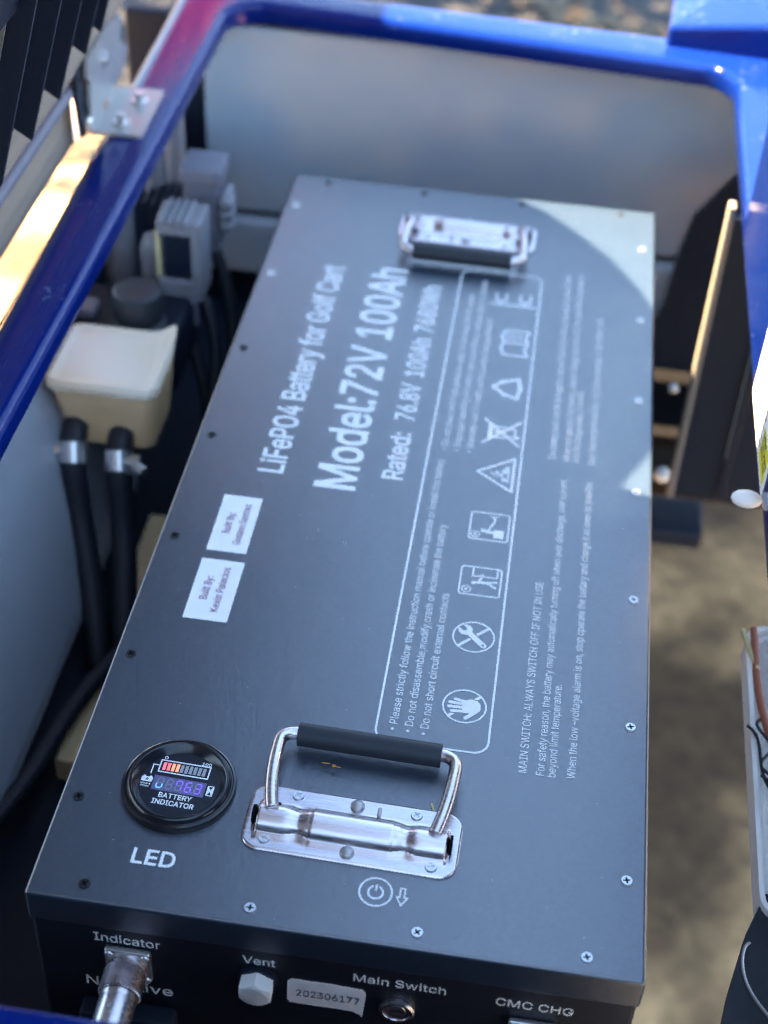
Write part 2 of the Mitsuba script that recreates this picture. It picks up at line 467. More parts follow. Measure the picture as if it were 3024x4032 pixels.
# paper stickers on the lid
for nm, (x0, x1, y0, y1), t2 in (('sticker', (29.7, 54.9, 188.9, 238.2), 'Kevin Palacios'), ('sticker', (30.2, 53.8, 245.7, 296.1), 'Gustavo Sanchez')):
    k = put(nm, moved(extrude(sbox(x0 * mm, y0 * mm, x1 * mm, y1 * mm), 0.00022), lambda v: v + [0, 0, 0.0001]), 'paper_white', B, smooth=False)
    labels[k] = {'label': 'white paper name sticker, ' + ('nearer to the gauge' if y0 < 200 else 'farther from the gauge')}
    put('lettering', cat(text('Built By:', 18.8 * mm, 4.6 * mm, along((x0 + 10.2) * mm, (y0 + 15.8) * mm, 0.0004)),
                         text(t2, 36.5 * mm, 4.6 * mm, along((x0 + 18.3) * mm, (y0 + 7.0) * mm, 0.0004))), 'ink_red', k, smooth=False)

# battery gauge ------------------------------------------------------
GX, GY = 0.0568, 0.0724
G = B + '__gauge'
prof = [(28.6, 0), (28.6, 2.6), (28.0, 3.8), (27.0, 4.3), (26.5, 3.9), (26.0, 4.1), (25.6, 5.6), (24.6, 6.5), (23.6, 6.6), (22.8, 6.0), (20.2, 2.3), (20.0, 2.0)]
put('bezel', moved(lathe(np.array(prof) * mm, 96), lambda v: v + [GX, GY, 0]), 'gloss_black', G, smooth=35)
put('face', moved(lathe(np.array([(20.2, 1.9), (20.2, 2.05), (0.0, 2.05)]) * mm, 64), lambda v: v + [GX, GY, 0]), 'gauge_face', G, smooth=20)
fz = 0.00207
rot = -0.036


def quad_map(p00, p10, p11, p01, z):
    """unit square -> the four plane corners (mm)"""
    p = [np.array(q) * mm for q in (p00, p10, p11, p01)]
    def f(v):
        u, w = v[:, :1], v[:, 1:2]
        q = p[0] * (1 - u) * (1 - w) + p[1] * u * (1 - w) + p[2] * u * w + p[3] * (1 - u) * w
        return np.concatenate([q, z + v[:, 2:]], 1)
    return f


bars = quad_map((44.0, 78.6), (69.9, 77.7), (70.2, 85.9), (44.2, 86.7), fz)
fr = sbox(0, 0, 1, 1).difference(sbox(0.026, 0.09, 0.974, 0.91))
put('bar_frame', moved(extrude(fr, TH), bars), P, G, smooth=False)
lamp_red = {'type': 'area', 'radiance': rgb(0.045, 0.004, 0.003)}
lamp_or = {'type': 'area', 'radiance': rgb(0.050, 0.016, 0.003)}
for i in range(10):
    x = 0.07 + i * 0.0875
    m = moved(extrude(sbox(x, 0.2, x + 0.062, 0.80), TH), bars)
    mat, em = ('bar_off', None) if i > 3 else (('segment_off', lamp_red) if i < 2 else ('segment_off', lamp_or))
    put('bar', m, mat, G, smooth=False, **({'emitter': em} if em else {}))
disp = quad_map((43.3, 67.4), (69.9, 66.4), (70.1, 75.4), (43.4, 76.5), fz)
dsp = put('display', moved(extrude(sbox(0, 0, 1, 1), TH), disp), 'display', G, smooth=False)
disp2 = quad_map((43.3, 67.4), (69.9, 66.4), (70.1, 75.4), (43.4, 76.5), fz + TH + 0.00004)
w7 = 0.105
SEG = {'a': ((0, 1), (1, 1)), 'b': ((1, 1), (1, .5)), 'c': ((1, .5), (1, 0)), 'd': ((0, 0), (1, 0)), 'e': ((0, .5), (0, 0)), 'f': ((0, 1), (0, .5)), 'g': ((0, .5), (1, .5))}
on = ['edc', '', 'abcf', 'afgedc', 'abgcd']
off_shapes, lit_u, lit_p = [], [], []
for i in range(5):
    x0 = 0.085 + i * 0.182
    for s, (p, q) in SEG.items():
        pp = [np.array((x0 + a[0] * w7 + (a[1] - .5) * 0.02, 0.17 + a[1] * 0.66)) for a in (p, q)]
        d = (pp[1] - pp[0]) * 0.10
        dx, dy = (0.004, 0.040) if abs(pp[1][1] - pp[0][1]) < 0.01 else (0.013, 0.004)
        g = LineString([pp[0] + d, pp[1] - d])
        g = affinity.scale(g.buffer(0.013, cap_style=2), 1, 1) if dx > 0.01 else Polygon([pp[0] + d + [0, -0.045], pp[1] - d + [0, -0.045], pp[1] - d + [0, 0.045], pp[0] + d + [0, 0.045]])
        if i == 0 and s == 'g':
            pass
        lit = s in on[i]
        (lit_u if lit and i == 0 else lit_p if lit else off_shapes).append(g)
    dot = sbox(x0 + w7 + 0.02, 0.12, x0 + w7 + 0.036, 0.22)
    (lit_p if i == 3 else off_shapes).append(dot)
put('segment', moved(extrude(unary_union(off_shapes), TH / 2), disp2), 'segment_off', G, smooth=False)
labels[G + '__segment'] = {'label': 'unlit pale display segments'}
k = put('lit_segment', moved(extrude(unary_union(lit_p), TH / 2), disp2), 'segment_off', G, smooth=False, emitter={'type': 'area', 'radiance': rgb(0.006, 0.0002, 0.045)})
labels[k] = {'label': 'glowing violet digits reading 76.3'}
k = put('lit_segment', moved(extrude(unary_union(lit_u), TH / 2), disp2), 'segment_off', G, smooth=False, emitter={'type': 'area', 'radiance': rgb(0.004, 0.025, 0.05)})
labels[k] = {'label': 'glowing light blue mark at the left of the digits'}
put('lettering', text('BATTERY', 16.8 * mm, 2.9 * mm, across(0.0480, 0.0634, fz, rot), True), P, G, smooth=False)
put('lettering', text('INDICATOR', 21.2 * mm, 2.9 * mm, across(0.0456, 0.0592, fz, rot), True), P, G, smooth=False)
put('lettering', text('0', 1.9 * mm, 1.8 * mm, across(0.0455, 0.0872, fz, rot), True), P, G, smooth=False)
put('lettering', text('100', 4.9 * mm, 1.8 * mm, across(0.0650, 0.0863, fz, rot), True), P, G, smooth=False)
put('lettering', cat(text('RESERVE', 5.2 * mm, 0.95 * mm, across(0.0373, 0.0701, fz, rot)), text('POWER', 4.2 * mm, 0.95 * mm, across(0.0377, 0.0685, fz, rot))), P, G, smooth=False)
bt = unary_union([rrect(5.6, 3.0, 0.4), affinity.translate(rrect(1.2, 1.0, 0.2), -1.6, 1.7), affinity.translate(rrect(1.2, 1.0, 0.2), 1.6, 1.7)])
bt = bt.difference(Polygon([(0.5, 1.3), (-1.1, -0.2), (-0.1, -0.2), (-0.5, -1.4), (1.1, 0.3), (0.1, 0.3)]))
put('battery_symbol', moved(extrude(m_(bt), TH), across(0.0400, 0.0733, fz, rot)), P, G, smooth=False)
put('bracket_line', moved(extrude(LineString([(0.0410, 0.0770), (0.0411, 0.0829), (0.0442, 0.0828)]).buffer(0.0003, cap_style=2, join_style=2), TH), lambda v: v + [0, 0, fz]), P, G, smooth=False)
hg = rrect(3.3, 6.2, 0.2).difference(unary_union([Polygon([(-1.1, 2.6), (1.1, 2.6), (0, 0.5)]), Polygon([(-1.1, -2.6), (1.1, -2.6), (0, -0.5)])]))
put('hourglass_symbol', moved(extrude(m_(hg), TH), across(0.0726, 0.0710, fz, rot)), P, G, smooth=False)

# steel lift handles --------------------------------------------------


def plate_mesh():
    nx, ny = 150, 64
    hw, hh, rc_ = 0.053, 0.0196, 0.0095
    def hub(x):
        ax = np.abs(x)
        r = 0.0082 - 0.0013 * (np.exp(-((ax - 0.0265) / 0.0035) ** 2)) + 0.0004 * (ax < 0.02)
        end = np.clip((0.0480 - ax) / 0.0016, 0, 1)
        return r * np.sqrt(np.clip(end, 0, 1)), end
    xs = np.linspace(-hw, hw, nx)
    vs, top = [], 0.0016
    for j in range(ny):
        for i in range(nx):
            x = xs[i]
            inset = max(0, rc_ - (hw - abs(x)))
            hy = hh - (rc_ - math.sqrt(max(0, rc_ * rc_ - inset * inset)))
            y = -hh + 2 * hh * j / (ny - 1)
            y = y * hy / hh
            r, e = hub(x)
            d = (y + 0.0022)
            z = top
            if abs(d) < r:
                z = top + 0.92 * math.sqrt(r * r - d * d) * float(e > 0)
            # pressed fillet at the foot of the hub
            z += 0.0014 * math.exp(-((abs(d) - r) / 0.0022) ** 2) * float(e) * (abs(d) >= r)
            if abs(d) < r:
                z = max(z, top + 0.0014 * float(e))
            edge = min(hy - abs(y), hw - abs(x))
            z -= 0.0008 * max(0, 1 - edge / 0.0012) ** 2
            vs.append((x, y, z))
    f = []
    for j in range(ny - 1):
        for i in range(nx - 1):
            a = j * nx + i
            f += [[a, a + 1, a + nx + 1], [a, a + nx + 1, a + nx]]
    top_m = trimesh.Trimesh(vs, f, process=False)
    base = extrude(rrect(2 * hw - 0.0003, 2 * hh - 0.0003, rc_), 0.0009)
    return cat(top_m, base)


hub_y = -0.0022
bp = [(-0.0400, hub_y + 0.002, 0.0085), (-0.0425, hub_y + 0.012, 0.0110), (-0.0445, hub_y + 0.028, 0.0118), (-0.0450, hub_y + 0.040, 0.0110), (-0.0440, hub_y + 0.0465, 0.0103), (-0.0400, hub_y + 0.0498, 0.0098), (-0.0350, hub_y + 0.0502, 0.0095)]
half = smooth_path(bp, 40)
bail = np.vstack([half, [[0, hub_y + 0.0502, 0.0095]], half[::-1] * [-1, 1, 1]])
H_plate = mikit.ply(plate_mesh(), 'steel', smooth=35)
H_bail = mikit.ply(tube(bail, 0.0033, 20), 'steel', smooth=True)
gp = [(0.0, 0.0), (0.0058, 0.0), (0.0061, 0.0003), (0.0061, 0.0733), (0.0058, 0.0736), (0.0, 0.0736)]
gm = lathe([(r, z) for r, z in gp], 40)
gm.apply_transform(trimesh.transformations.rotation_matrix(np.pi / 2, [0, 1, 0]))
gm.apply_translation([-0.0368, hub_y + 0.0502, 0.0092])
gm.fix_normals()
H_grip = mikit.ply(gm, 'rubber', smooth=40)
rv = [(0.0036, 0), (0.0036, 0.0006), (0.0033, 0.0013), (0.0026, 0.0019), (0.0014, 0.0023), (0, 0.0024)]
H_rivet = mikit.ply(lathe(rv, 28), 'steel_dull', smooth=True)
H_pin = mikit.ply(rbox((-0.0009, -0.0024, 0), (0.0009, 0.0024, 0.0026), 0.0006), 'steel_dull', smooth=30)
H_slot = mikit.ply(bx((0.0372, 0.0060, 0.0012), (0.0433, 0.0084, 0.0030)), 'recess', smooth=False)  # black block put in for the shade inside the bail opening
H_cap = mikit.ply(cyl((0.0478, hub_y, 0.0050), (0.0492, hub_y, 0.0050), 0.0046, 20), 'recess', smooth=30)


def handle(cx, cy, ang, label):
    k = B + '__' + ('handle' if 'handle' not in used else 'handle_001')
    used['handle'] = 1
    m = T().translate([cx, cy, 0.0001]) @ T().rotate([0, 0, 1], ang)
    again('plate', H_plate, m, k)
    again('bail', H_bail, m, k)
    again('grip', H_grip, m, k)
    for sx in (1, -1):
        again('slot_shade', H_slot, m @ T().translate([0 if sx > 0 else -0.0805, 0, 0]), k)
        again('hub_end', H_cap, m @ T().translate([0 if sx > 0 else -0.0970, 0, 0]), k)
    for x, y in ((0.0, 0.0142), (-0.0003, -0.0140)):
        again('rivet', H_rivet, m @ T().translate([x, y, 0.0016]), k)
    again('pin', H_pin, m @ T().translate([0.0113, 0.0118, 0.0016]), k)
    for x, y in ((-0.0300, 0.0150), (0.0296, 0.0142), (-0.0412, -0.0134), (0.0406, -0.0146)):
        p = np.array(m.matrix) @ [x, y, 0.0014, 1]
        screw(p[0], p[1], p[2], 'zinc', k, 1.0)
    labels[k] = {'label': label}


handle(0.1460, 0.0604, -1.2, 'near steel lift handle with black rubber grip')
handle(0.1462, 0.6325, 179.5, 'far steel lift handle with black rubber grip')

put('orange_residue', cat(*[moved(trimesh.creation.icosphere(2, radius=r), (lambda dx, dy, f: (lambda v: v * [f, 0.8, 0.6] + [0.1235 + dx, 0.0972 + dy, 0.0040]))(dx, dy, f))
                            for r, dx, dy, f in ((0.0010, 0.0072, -0.0010, 1.1), (0.0005, 0.003, 0.0000, 5.0), (0.0004, 0.0095, -0.0014, 4.0))]), 'orange', B)
put('straw_fragment', moved(rbox((-0.0005, -0.0028, 0), (0.0005, 0.0028, 0.0004), 0.0002), lambda v: (v @ trimesh.transformations.rotation_matrix(0.35, [0, 0, 1])[:3, :3].T) + [0.1830, 0.0815, 0.0003]), 'straw')
say('straw_fragment', 'tiny dry straw lying on the black lid beside the near handle', 'straw')
dm = []
for i in range(90):
    m = trimesh.creation.icosphere(0, radius=rng.uniform(0.0001, 0.00028))
    m.apply_translation([rng.uniform(0.004, W - 0.004), rng.uniform(0.004, 0.35) ** 1.0, 0.0001])
    dm.append(m)
put('dust', cat(*dm), 'bar_off', B, smooth=False)
labels[B + '__dust'] = {'label': 'specks of pale dust on the lid', 'kind': 'stuff'}

# front panel -----------------------------------------------------------
fy = 0.00075
sl = -0.006
for s, x, z, ln, cap in (('Indicator', 31.2, -31.8, 32.3, 6.4), ('Negative', 24.3, -71.8, 43.6, 7.6), ('Vent', 103.6, -32.4, 15.6, 5.9), ('Main Switch', 156.8, -33.9, 44.0, 6.0), ('CMC CHG', 224.5, -36.0, 36.3, 6.0)):
    letter(s, ln, cap, on_front(x * mm, z * mm, fy, sl))
# serial sticker with a torn corner
sp = Polygon([(125.2, -42.0), (127.4, -39.9), (136, -40.0), (146, -39.7), (161.6, -40.6), (163.2, -43.4), (163.0, -50), (162.6, -56), (162.0, -64.4), (160.4, -62.6), (157.2, -60.8), (148, -60.4), (139, -60.8), (126.6, -60.6), (125.0, -58.6)])
k = put('serial_sticker', moved(extrude(m_(sp.buffer(0.6).buffer(-0.6)), 0.0002), on_front(0, 0, fy)), 'paper_white', B, smooth=False)
labels[k] = {'label': 'white serial number sticker with a torn lower corner'}


def serif_digits(s, length, cap, fn):
    """bookish digits: text with thin serifs added"""
    m = meshkit.text_mesh(s, 0.01, depth=TH, bold=False)
    v = np.array(m.vertices)
    lo, hi = v[:, 0].min(), v[:, 0].max()
    v[:, 0] = (v[:, 0] - lo) * length / (hi - lo)
    v[:, 1] *= cap / 0.01
    m.vertices = v
    return moved(m, fn)


put('lettering', serif_digits('202306177', 30.8 * mm, 5.4 * mm, on_front(0.1295, -0.0536, fy - 0.0003, 0.0)), 'ink_dark', k, smooth=False)

# vent plug: white hexagonal cap
V_ = B + '__vent_plug'
hexm = Manifold.cylinder(0.0085, 0.0088, 0.0088, 6) ^ Manifold.sphere(0.0148, 48).translate([0, 0, -0.0048])
hx = tm(hexm)
hx.apply_transform(trimesh.transformations.rotation_matrix(np.pi / 6, [0, 0, 1]))
hx.apply_transform(trimesh.transformations.rotation_matrix(np.pi / 2, [1, 0, 0]))
hx.apply_translation([0.1110, -0.0015, -0.0440])
put('cap', hx, 'white_plastic', V_, smooth=25)
put('washer', cyl((0.1110, fy, -0.0440), (0.1110, -0.0018, -0.0440), 0.0098, 40), 'black_plastic', V_)
labels[V_] = {'label': 'white hexagonal vent plug'}

# main switch push button
S_ = B + '__main_switch'


def to_front(m, x, z, y=fy):
    m = m.copy()
    m.apply_transform(trimesh.transformations.rotation_matrix(np.pi / 2, [1, 0, 0]))
    m.apply_translation([x, y, z])
    return m


put('ring', to_front(lathe(np.array([(8.8, 0), (8.8, 1.6), (7.8, 2.6), (6.6, 2.6), (6.2, 1.8), (6.2, 0.4)]) * mm, 48), 0.1785, -0.0525), 'steel', S_, smooth=35)
put('lamp_ring', to_front(lathe(np.array([(6.2, 0.5), (6.2, 1.3), (4.6, 1.3)]) * mm, 48), 0.1785, -0.0525), 'ink_dark', S_, smooth=35)
put('button', to_front(lathe(np.array([(4.7, 0.6), (4.6, 1.8), (3.4, 1.5), (0, 0.9)]) * mm, 40), 0.1785, -0.0525), 'steel', S_, smooth=True)


def connector(cx, cz, label, plug):
    k = numbered(B + '__connector')
    put('flange', rbox((cx - 0.0112, -0.0030, cz - 0.0118), (cx + 0.0112, fy, cz + 0.0118), 0.0012), 'zinc', k)
    put('socket', to_front(lathe(np.array([(9.4, 0), (9.4, 2.6), (8.6, 3.2), (8.6, 6.0), (0, 6.0)]) * mm, 48), cx, cz, -0.002), 'steel', k)
    for sx in (-1, 1):
        for sz in (-1, 1):
            screw(cx + sx * 0.0089, -0.0030, cz + sz * 0.0092, 'zinc', k, 0.72, ([1, 0, 0], 90))
    if plug:
        # knurled coupling ring, as real diamond relief
        n, q = 84, 20
        vs, f = [], []
        for j in range(q):
            for i in range(n):
                a = 2 * np.pi * i / n
                y = 0.0130 * j / (q - 1)
                r = 0.0101 + (0.00042 * (1 if (i // 1 + j) % 2 else -1) * (1 if 0 < j < q - 1 else 0) - (0.0006 if j in (0, q - 1) else 0))
                vs.append((r * math.cos(a), r * math.sin(a), y))
        for j in range(q - 1):
            for i in range(n):
                b = (i + 1) % n
                f += [[j * n + i, j * n + b, (j + 1) * n + b], [j * n + i, (j + 1) * n + b, (j + 1) * n + i]]
        kn = trimesh.Trimesh(vs, f, process=False)
        kn = cat(kn, lathe([(0.0095, 0.0130), (0.0, 0.0130)], n), lathe([(0.0, 0.0), (0.0095, 0.0)], n))
        put('knurled_ring', to_front(kn, cx, cz, -0.0058), 'steel', k, smooth=False)
        put('plug_shell', to_front(lathe(np.array([(9.2, 0), (9.2, 2), (8.9, 2.6), (8.8, 30), (8.2, 31), (8.2, 48), (0, 48)]) * mm, 48), cx, cz, -0.0192), 'steel', k, smooth=35)
        screw(cx - 0.0005, -0.029, cz + 0.0087, 'zinc', k, 0.5)
        put('cable', tube(smooth_path([(cx, -0.072, cz), (cx, -0.10, cz - 0.01), (cx + 0.01, -0.115, cz - 0.06), (cx + 0.03, -0.10, cz - 0.14)], 30), 0.005), 'rubber', k)
    labels[k] = {'label': label}


connector(0.0478, -0.0455, 'round indicator connector with knurled steel ring', True)
connector(0.2430, -0.0555, 'charger connector with metal flange at the lower right', False)
N_ = B + '__negative_terminal'
put('block', rbox((0.022, -0.012, -0.118), (0.070, fy, -0.080), 0.003), 'black_plastic', N_)
for x in (0.028, 0.064):
    screw(x, -0.0122, -0.094, 'zinc', N_, 0.9, ([1, 0, 0], 90))
labels[N_] = {'label': 'black terminal block under the connector'}

# ------------------------------------------------------------------ golf cart
C = 'golf_cart'
say(C, 'blue golf cart body with its seat raised around the open battery bay', 'golf cart')


def rloop(x0, x1, y0, y1, r, n=10):
    pts = []
    for cx, cy, a0 in ((x1 - r, y1 - r, 0), (x0 + r, y1 - r, 90), (x0 + r, y0 + r, 180), (x1 - r, y0 + r, 270)):
        for i in range(n + 1):
            a = math.radians(a0 + 90 * i / n)
            pts.append((cx + r * math.cos(a), cy + r * math.sin(a)))
    return np.array(pts)


def loft(loops):
    n = len(loops[0])
    vs = np.vstack(loops)
    f = []
    for i in range(len(loops) - 1):
        for j in range(n):
            k = (j + 1) % n
            f += [[i * n + j, (i + 1) * n + j, (i + 1) * n + k], [i * n + j, (i + 1) * n + k, i * n + k]]
    return trimesh.Trimesh(vs, f, process=False)


IX0, IX1, IY0, IY1 = -0.0835, 0.3425, -0.0960, 0.849
OX0, OX1, OY0, OY1 = -0.1370, 0.52, -0.32, 0.894


def lp(inner, d, z):
    if inner:
        q = rloop(IX0 - d, IX1 + d, IY0 - d, IY1 + d, 0.030 + d)
        q[:, 1] -= np.where(q[:, 1] > 0.5, 0.034 * np.clip((q[:, 0] + 0.05) / 0.36, 0, 1), 0)
    else:
        q = rloop(OX0 + d, OX1 - d, OY0 + d, OY1 - d, 0.040)
        q[:, 0] += np.where(q[:, 0] < 0, (0.905 - q[:, 1]) * 0.027, 0)
        q[:, 1] -= np.where((q[:, 1] > 0.5) & (q[:, 0] > 0.1), 0.034, 0)
    return np.column_stack([q, np.full(len(q), z)])


loops = [lp(1, 0.004, 0.054), lp(1, 0.0006, 0.056), lp(1, 0, 0.059), lp(1, 0, 0.0675), lp(1, 0.0006, 0.0700), lp(1, 0.0020, 0.0722), lp(1, 0.0042, 0.0734), lp(1, 0.0070, 0.0738), lp(1, 0.018, 0.0739),
         lp(0, 0.016, 0.0738), lp(0, 0.010, 0.0730), lp(0, 0.005, 0.0708), lp(0, 0.0015, 0.067), lp(0, 0, 0.062), lp(0, 0, 0.052), lp(0, 0.004, 0.052)]
# keep the far bar rounded: the deck falls away towards its outer edge
put('body_shell', loft(loops), 'blue_paint', C, smooth=35)
labels[C + '__body_shell'] = {'label': 'glossy blue rim around the open bay'}
# raised inner panel on the right
rp = rbox((0.3426, -0.25, 0.0555), (0.50, 0.580, 0.190), 0.006, 20)
put('side_panel', rp, 'blue_paint', C, smooth=35)
labels[C + '__side_panel'] = {'label': 'tall blue panel along the right of the bay'}
fs = Manifold.sphere(0.0045, 20)
fair = tm(Manifold.batch_hull([fs.translate(list(p)) for p in ((0.2905, 0.849, 0.070), (0.2905, 0.849, 0.087), (0.300, 0.99, 0.070), (0.300, 0.99, 0.080), (0.60, 0.820, 0.070), (0.60, 0.820, 0.116), (0.60, 1.05, 0.07), (0.60, 1.05, 0.125), (0.37, 0.842, 0.099), (0.385, 0.99, 0.1035))]))
put('corner_fairing', fair, 'blue_paint', C, smooth=40)
labels[C + '__corner_fairing'] = {'label': 'raised blue corner at the far right'}
# grey inner wall under the far rim with a step near its foot
wl = cat(rbox((-0.112, 0.850, -0.130), (0.40, 0.860, 0.050), 0.003), rbox((-0.130, 0.843, -0.195), (0.40, 0.862, -0.137), 0.005))
put('inner_liner', wl, 'liner', C, smooth=30)
labels[C + '__inner_liner'] = {'label': 'grey inner wall beyond the battery'}
put('inner_wall', cat(rbox((-0.185, -0.30, -0.30), (-0.165, 0.90, -0.035), 0.003), rbox((-0.185, 0.863, -0.30), (0.50, 0.878, 0.050), 0.003), rbox((-0.17, -0.112, -0.30), (0.30, -0.1005, 0.0525), 0.002)), 'black_plastic', C)
# floor; pale strips on it stand in for sunlit ground through slots
fl = sbox(-0.17, -0.09, 0.286, 0.862)
put('floor_tray', moved(extrude(fl, 0.012), lambda v: v + [0, 0, -0.248]), 'black_plastic', C, smooth=False)
put('sun_stop', bx((0.288, 0.72, -0.25), (0.44, 0.855, -0.237)), 'recess', C, smooth=False)  # black plate added to stop sun reaching the ground at right
put('floor_rib', cat(rbox((-0.128, -0.09, -0.236), (-0.120, 0.60, -0.205), 0.002), rbox((-0.165, 0.055, -0.236), (-0.03, 0.060, -0.229), 0.001)), 'black_plastic', C)
# pale moulded wheel arch under the left rim
ws = [(-0.160, -0.02), (-0.147, -0.055), (-0.132, -0.10), (-0.118, -0.15), (-0.104, -0.195), (-0.103, -0.205)]
wa = LineString(ws).buffer(0.004, cap_style=2)
put('wheel_arch', moved(extrude(wa, 0.66), lambda v: np.stack([v[:, 0], -0.13 + v[:, 2], v[:, 1]], 1)), 'arch_plastic', C, smooth=30)
labels[C + '__wheel_arch'] = {'label': 'pale grey moulding below the left rim'}
# dark upright panel on the right, its sunlit edge coloured pale, under the rim
put('side_bracket', cat(rbox((0.336, 0.600, -0.205), (0.480, 0.607, 0.056), 0.001), rbox((0.372, 0.5955, -0.200), (0.379, 0.6005, 0.05), 0.001)), 'black_plastic', C)
put('lit_edge', rbox((0.3325, 0.5975, -0.208), (0.3380, 0.6095, 0.066), 0.0015), 'pale_edge', C)
labels[C + '__lit_edge'] = {'label': 'pale strip coloured as the sunlit edge of the dark side bracket'}
gs = Polygon([(0.420, -0.002), (0.360, -0.012), (0.331, -0.058), (0.324, -0.10), (0.320, -0.150), (0.300, -0.22), (0.42, -0.22)])
put('gusset', moved(extrude(gs.buffer(-0.004).buffer(0.004), 0.02), lambda v: np.stack([v[:, 0], 0.80 + v[:, 2] * 0.2, v[:, 1]], 1)), 'black_plastic', C)
put('lit_ground_strip', rbox((-0.083, 0.245, -0.236), (-0.064, 0.318, -0.214), 0.002), 'lit_ground_tan', C)  # strip coloured as sunlit ground showing beside the battery
put('lit_ground_strip', rbox((-0.083, 0.395, -0.236), (-0.064, 0.505, -0.214), 0.002), 'lit_ground_tan', C)
put('shade_board', rbox((0.02, 0.84, -0.41), (1.1, 1.32, -0.37), 0.01), 'dirty_board', C)  # board added to shade the ground at right
put('cross_member', cat(rbox((0.31, 0.722, -0.37), (0.392, 0.775, -0.35), 0.004), rbox((0.30, 0.90, -0.42), (0.60, 0.95, -0.36), 0.004)), 'black_plastic', C)
for p, r in (((0.330, 0.634, -0.213), 0.0068), ((0.337, 0.297, 0.046), 0.0062), ((0.331, 0.687, -0.160), 0.004)):
    m = trimesh.creation.icosphere(3, radius=r)
    m.vertices = m.vertices * ([1.45, 1.0, 0.75] if p[1] < 0.4 else [1, 1, 1]) + p
    put('knob', m, 'white_plastic', C, smooth=True)
put('rear_sun_blocker', rbox((-0.46, -0.45, 0.20), (-0.38, 0.93, 0.90), 0.02), 'pale_plastic', C)  # unseen slab behind the seat, added to keep sun out of the bay

# hinge
Hn = C + '__hinge'
dz = 0.0742
bpz = Polygon([(-0.1350, 0.588), (-0.0945, 0.588), (-0.0960, 0.664), (-0.1345, 0.663)]).buffer(-0.004).buffer(0.004)
put('base_leaf', moved(extrude(bpz, 0.0028), lambda v: v + [0, 0, dz]), 'steel_dull', Hn, smooth=30)
lf = Polygon([(0.598, 0.126), (0.656, 0.129), (0.677, 0.122), (0.681, 0.116), (0.677, 0.105), (0.698, 0.091), (0.682, 0.081), (0.655, 0.0785), (0.600, 0.0785), (0.596, 0.092), (0.600, 0.106), (0.594, 0.112)])
put('upright_leaf', moved(extrude(lf.buffer(-0.0015).buffer(0.0015), 0.003), lambda v: np.stack([-0.136 + v[:, 2], v[:, 0], v[:, 1] + 0.002], 1)), 'steel_dull', Hn, smooth=30)
put('hinge_pin', cat(cyl((-0.137, 0.590, 0.0800), (-0.137, 0.624, 0.0800), 0.0040, 20), cyl((-0.137, 0.638, 0.0800), (-0.137, 0.660, 0.0800), 0.0040, 20)), 'zinc', Hn)
for x, y in ((-0.114, 0.606), (-0.110, 0.642)):
    put('bolt', cat(cyl((x, y, dz + 0.0028), (x, y, dz + 0.0042), 0.0068, 28), tm(Manifold.cylinder(0.0055, 0.0042, 0.0042, 6).translate([x, y, dz + 0.0042]))), 'zinc', Hn)
put('bolt', cat(cyl((-0.134, 0.634, 0.112), (-0.131, 0.634, 0.112), 0.0062, 24), cyl((-0.131, 0.634, 0.112), (-0.128, 0.634, 0.112), 0.0042, 24)), 'zinc', Hn)
put('strap', moved(extrude(Polygon([(0.583, 0.128), (0.612, 0.134), (0.606, 0.106), (0.606, 0.070), (0.586, 0.072), (0.580, 0.106)]), 0.003), lambda v: np.stack([-0.1405 + v[:, 2], v[:, 0], v[:, 1]], 1)), 'black_plastic', Hn)
labels[Hn] = {'label': 'steel seat hinge bolted to the left rim'}

# raised seat: plane x = -.15 + .35 (z - .09), leaning over the bay
St = C + '__seat'
nv = np.array([1, 0, -0.35]) / math.hypot(1, 0.35)


def seat_map(off):
    def f(v):
        z = v[:, 1]
        q = np.stack([-0.15 + 0.35 * (z - 0.09), v[:, 0], z], 1)
        return q + nv * (off + v[:, 2:])
    return f


out = Polygon([(-0.40, 0.112), (0.725, 0.112), (0.722, 0.30), (0.708, 0.400), (0.680, 0.450), (0.648, 0.485), (0.618, 0.512), (0.585, 0.534), (0.540, 0.556), (0.480, 0.564), (0.420, 0.560), (0.385, 0.545), (0.350, 0.527), (0.340, 0.56), (0.332, 0.66), (0.31, 0.74), (-0.40, 0.75)])  # tall near part added to shade the right panel
put('base_board', moved(extrude(out.buffer(-0.01), 0.012), seat_map(-0.012)), 'board', St, smooth=False)
put('cushion', moved(extrude(out, 0.07), seat_map(-0.083)), 'pale_plastic', St, smooth=30)
put('dark_reflector', moved(extrude(sbox(-0.38, 0.285, 0.60, 0.46), 0.006), seat_map(0.0)), 'black_plastic', St, smooth=False)  # black panel added so the near lid reflects something dark
put('flap', rbox((-0.1525, -0.38, 0.0595), (-0.1495, 0.60, 0.106), 0.001), 'board', St)
put('lip', tube(smooth_path([(-0.1455, -0.38, 0.108), (-0.1455, 0.2, 0.108), (-0.1455, 0.71, 0.108)], 8), 0.0055), 'grey_plastic', St)
for y in (0.06, 0.13, 0.20, 0.265, 0.350, 0.407, 0.462, 0.512, 0.548, 0.64):
    zb = 0.172 if y < 0.5 else 0.180
    fin = Polygon([(zb, 0), (zb - 0.004, 0.0145), (0.52, 0.0145), (0.52, 0)])
    fm = extrude(fin, 0.0035)
    sk = -0.235
    fm = moved(fm, lambda v: np.stack([y + sk * (v[:, 0] - zb) + v[:, 2], v[:, 0], v[:, 1]], 1))
    k = put('fin', moved(fm, seat_map(0.0)), 'black_plastic', St, smooth=False)
    rt = LineString([(y, zb), (y + sk * (0.52 - zb), 0.52)])
    put('fin_edge', moved(extrude(LineString([(y - 0.0012, zb - 0.001), (y - 0.0012 + sk * (0.50 - zb), 0.50)]).buffer(0.0010), 0.0020), seat_map(0.0)), 'pale_edge', St, smooth=False)

